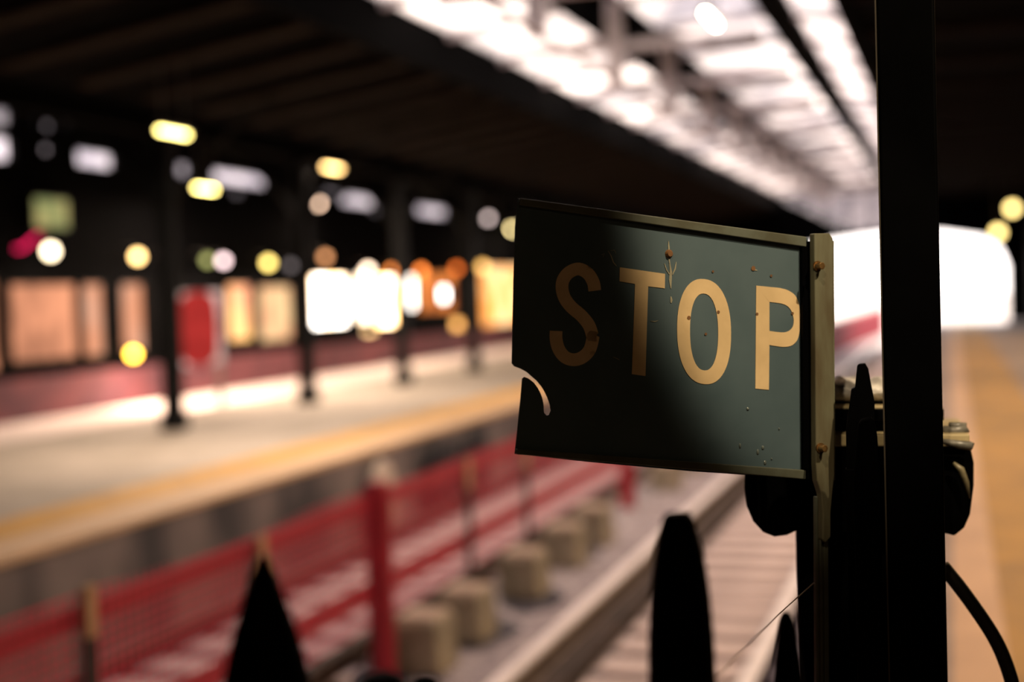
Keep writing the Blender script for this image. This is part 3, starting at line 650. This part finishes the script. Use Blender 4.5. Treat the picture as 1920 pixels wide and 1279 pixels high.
# ================================================================== POST, MACHINE, SPIKES, CABLE
def up_box(px0, px1, py, d, depth, z0, z1, bm):
    """upright box whose front face spans px0..px1 at image height py, distance d"""
    mid = ray((px0+px1)/2, py); n_ = Vector((mid.x, mid.y, 0)).normalized()     # boxes are turned to face the viewpoint side of the platform
    u = Vector((n_.y, -n_.x, 0)); pm_ = atd((px0+px1)/2, py, d)
    k0 = ray(px0, py); k1 = ray(px1, py)
    hit = lambda k: EYE + k*((pm_-EYE).dot(n_)/k.dot(n_))
    a, c = hit(k0), hit(k1)
    q = [a, Vector((c.x, c.y, a.z)), Vector((c.x, c.y, a.z))+n_*depth, a+n_*depth]
    for p in q: p.z = z0
    prism(bm, q, (0, 0, z1-z0))
pb = atd(1707, 640, 1.86); pb.z = 0
t = thing('canopy_post', pb, 'tall black steel post right of the STOP sign, reaching the top of the picture', 'post')
b = NB(); up_box(1655.5, 1765, 640, 1.86, .07, 0, 4.55, b); obj('shaft', b, M['black'], t, .004)
b = NB(); up_box(1653, 1655.8, 640, 1.858, .02, .05, 4.55, b); obj('edge_highlight', b, mat('brown_highlight', (.045, .035, .025), .5, var=.4), t)  # lighter strip paints the highlight along the post's left edge

pm = atd(1640, 1000, 2.120); pm.z = 0
t = thing('signal_machine', pm, 'black iron point machine pillar with a rounded drum head behind the STOP sign post', 'machine')
def slab(bm, x0, x1, y0, y1, d, depth):
    a = [atd(x, y, d) for x, y in ((x0, y0), (x1, y0), (x1, y1), (x0, y1))]; prism(bm, a, fw*depth)
rm = ray(1640, 1000); fw = Vector((rm.x, rm.y, 0)).normalized()
b = NB(); up_box(1493, 1772, 1100, 2.040, .17, 0, atd(1640, 985, 2.040).z, b); obj('pillar', b, M['black'], t, .012)
drum = [(1402, 850), (1396, 885), (1395, 915), (1400, 950), (1412, 978), (1430, 998), (1452, 1007), (1475, 1004), (1492, 996), (1520, 1000), (1770, 1000), (1790, 1005), (1808, 990), (1819, 965), (1826, 910), (1826, 868), (1820, 840), (1420, 836)]
b = NB(); prism(b, [atd(x, y, 2.010) for x, y in drum], fw*.22); bmesh.ops.triangulate(b, faces=[f for f in b.faces if len(f.verts) > 4]); obj('drum_head', b, M['black'], t, .018)
b = NB(); slab(b, 1500, 1818, 815, 837, 2.000, .24); obj('flange_plate', b, M['creamband'], t, .002)['label'] = 'cream painted plate edge'
b = NB(); slab(b, 1530, 1770, 767, 789, 2.020, .2); slab(b, 1540, 1765, 789, 815, 2.040, .15); obj('cap', b, M['black'], t, .002)
b = NB(); slab(b, 1545, 1762, 762, 767, 2.030, .18); obj('cap_highlight', b, M['creamband'], t, .001)  # cream line paints the highlight along the top of the cap
b = NB(); tube(b, [atd(1768, 828, 1.990), atd(1800, 834, 1.990), atd(1820, 836, 1.990), atd(1824, 830, 1.990)], [.004, .006, .0065, .003], 8)
tube(b, [atd(1768, 808, 2.030), atd(1795, 808, 2.030), atd(1812, 803, 2.030), atd(1811, 797, 2.030), atd(1780, 797, 2.030)], [.007, .008, .007, .004, .004], 8)
obj('latch', b, mat('wet_grey_iron', (.16, .15, .13), .35, var=.5, scale=60), t, smooth=True)
b = NB(); tube(b, [atd(1788, 868, 1.995), atd(1802, 880, 1.995), atd(1812, 905, 1.995), atd(1818, 935, 1.995)], [.002, .005, .004, .001], 8); obj('lobe_highlight', b, mat('pale_highlight', (.20, .17, .10), .4, var=.6, scale=70), t, smooth=True)  # pale ridge paints the highlight on the drum's right lobe
b = NB(); rg = []
for i in range(27):
    x = 1548+i*8.2; top = 706+6*noise.noise(Vector((x*.05, 0, 0)))+ (14 if x < 1556 else 0)+5*noise.noise(Vector((x*.16, 3, 0)))
    rg.append([b.verts.new(atd(x, yy, dd)) for yy, dd in ((752, 2.070), (735, 2.042), (720+4*noise.noise(Vector((x*.1, 7, 0))), 2.055), (top, 2.080), (top+3, 2.170), (752, 2.210))])
for p, q in zip(rg, rg[1:]):
    for j in range(6): b.faces.new((p[j], q[j], q[(j+1) % 6], p[(j+1) % 6]))
b.faces.new(rg[0]); b.faces.new(rg[-1][::-1]); obj('mastic_cap', b, M['mastic'], t, smooth=True)['label'] = 'crusted pale grey top'
b = NB(); slab(b, 1548, 1760, 750, 763, 2.070, .12); obj('cap_neck', b, M['black'], t)

def spike(px, tip_y, d, prof, label, name='fence_spike', seg=4, rot=0.):
    """upright spike: prof is (half width px, image y) from the tip down"""
    a = atd(px, tip_y, d); k_ = d/F
    pr = [(hw_*k_, a.z-(y-tip_y)*k_) for hw_, y in prof]; pr.append((pr[-1][0], .0))
    pr = [(r, z) for r, z in pr][::-1]
    b = NB(); lathe(b, (0, 0, 0), pr, seg)
    for v in b.verts: v.co = Matrix.Rotation(rot, 3, 'Z') @ v.co
    o = obj(name, b, M['spike'], None, .002); o.location = (a.x, a.y, 0)
    return tag(o, label, 'spike', 'black fence spikes')
spike(492, 1042, 1.05, [(7, 1042), (22, 1075), (40, 1125), (62, 1190), (84, 1279), (88, 1310)], 'black pyramid spike at bottom left, in front of the red fence', seg=24)
spike(1271, 962, 1.22, [(24, 962), (31, 975), (40, 1010), (50, 1060), (57, 1120), (62, 1200), (64, 1279)], 'blunt black spike at bottom centre under the sign', seg=24)
spike(1475, 1148, 1.36, [(7, 1148), (14, 1165), (19, 1200), (26, 1250), (30, 1290)], 'small black spike at the left foot of the machine pillar', seg=24)
spike(716, 1262, 1.12, [(18, 1262), (40, 1272), (50, 1295)], 'black rounded spike just showing below the near red post', seg=24)
spike(795, 1266, 1.14, [(16, 1266), (28, 1276), (34, 1295)], 'black rounded spike just showing right of the near red post', seg=24)
def paling(px, d, label, thick=.02):
    a = [atd(x, y, d) for x, y in px]; zb = 0.0
    k0, k1 = a[-1].copy(), a[0].copy(); 
    e0 = a[-1].copy(); e0.z = zb; e1 = a[-2].copy()
    lo = Vector((a[-1].x, a[-1].y, 0)); lo2 = Vector((a[-2].x, a[-2].y, 0))
    b = NB(); prism(b, a[:-2] + [a[-2], lo2, lo, a[-1]], fw*thick); bmesh.ops.triangulate(b, faces=[f for f in b.faces if len(f.verts) > 4])
    tag(obj('fence_spike', b, M['spike'], None, .003, origin=lo), label, 'spike', 'black fence spikes')
paling([(1596, 730), (1603, 727), (1607, 686), (1611, 683), (1622, 682), (1628, 692), (1634, 725), (1640, 755), (1641, 880), (1585, 880), (1586, 810)][0:11], 1.86, 'pointed black paling standing against the crusted grey cap')
paling([(1606, 830), (1610, 795), (1614, 788), (1632, 783), (1640, 790), (1645, 820), (1650, 900), (1600, 900)], 1.80, 'shorter black paling in front of the taller pointed one')

# cable
pts = catmull([(1768, 1062), (1780, 1077), (1800, 1102), (1832, 1146), (1862, 1192), (1883, 1236), (1900, 1290), (1906, 1340)], 5)
b = NB(); cp = [atd(x, y, 1.97) for x, y in pts]; last = cp[-1]; cp += [Vector((last.x+.02, last.y, last.z-.25)), Vector((last.x+.03, last.y, .02))]
tube(b, cp, .0098, 14); tag(obj('cable', b, M['rubber'], smooth=True, origin=(last.x, last.y, 0)), 'thick black cable curving out of the machine at lower right', 'cable')
# thin wire
b = NB(); tube(b, [sp(1526, 1093, .012), atd(1460, 1152, 1.70), atd(1392, 1218, 1.50), atd(1325, 1290, 1.24)], .0008, 6); tag(obj('wire', b, M['wire'], origin=sp(1526, 1093, .012)), 'thin pale wire slanting down left from the sign strip', 'wire')

# ================================================================== LAMPS
def spot_fixture(loc, aim, energy, size, blend, label):
    t = thing('spotlight', loc, label, 'spotlight')
    d = (Vector(aim)-Vector(loc)).normalized()
    b = NB(); tube(b, [Vector(loc)-d*.22, Vector(loc)-d*.03], [.05, .075], 20, True); obj('housing', b, M['lamphouse'], t)
    b = NB(); tube(b, [Vector(loc)-d*.2, Vector((loc[0], loc[1], 4.55))], .012, 8); obj('hanger_rod', b, M['lamphouse'], t)
    l = lamp('spot', 'SPOT', Vector(loc), energy, srgb(255, 228, 185), t, spot_size=size, spot_blend=blend, shadow_soft_size=.022)
    l.rotation_euler = d.to_track_quat('-Z', 'Y').to_euler()
    return t
centre = sp(1240, 650)
LP = centre + nrm*1.35 + dirx*.55 + Vector((0, 0, 1.65))
spot_fixture(tuple(LP), tuple(sp(1718, -25)), 128, math.radians(29), .22, 'hooded spotlight above the platform shining on the sign')
spot_fixture((-.15, -.35, 3.4), tuple(atd(1605, 815, 2.07)), 72, math.radians(9.5), .5, 'added unseen spotlight above the viewpoint brightening the pillar head')  # unseen lamp added to brighten the machine's top and plate edge
for Y, PW in ((-4., 17), (7., 110), (13., 110), (20., 110), (28., 110), (37., 110)):  # unseen lamps added to brighten the right platform; the first fills the sign
    p = Vector((2.25, Y, 4.2)); t = thing('fluorescent_light', p, 'added unseen warm strip light brightening from under the right canopy', 'light', 'added fill strip lights over the right platform')
    b = NB(); box(b, (p.x-.06, p.y-.6, p.z+.02), (p.x+.06, p.y+.6, p.z+.07)); obj('housing', b, M['lamphouse'], t, .01)
    b = NB(); tube(b, [(p.x, p.y-.55, p.z), (p.x, p.y+.55, p.z)], .02, 8); obj('tube', b, glow('tube_glow', WARM, 6), t)
    for s in (-.4, .4):
        b = NB(); tube(b, [(p.x, p.y+s, p.z+.06), (p.x, p.y+s, 4.55)], .012, 6); obj('hanger_rod', b, M['lamphouse'], t)
    lamp('strip_light', 'AREA', p+Vector((0, 0, -.04)), PW, srgb(255, 205, 150), t, shape='RECTANGLE', size=.1, size_y=1.1)
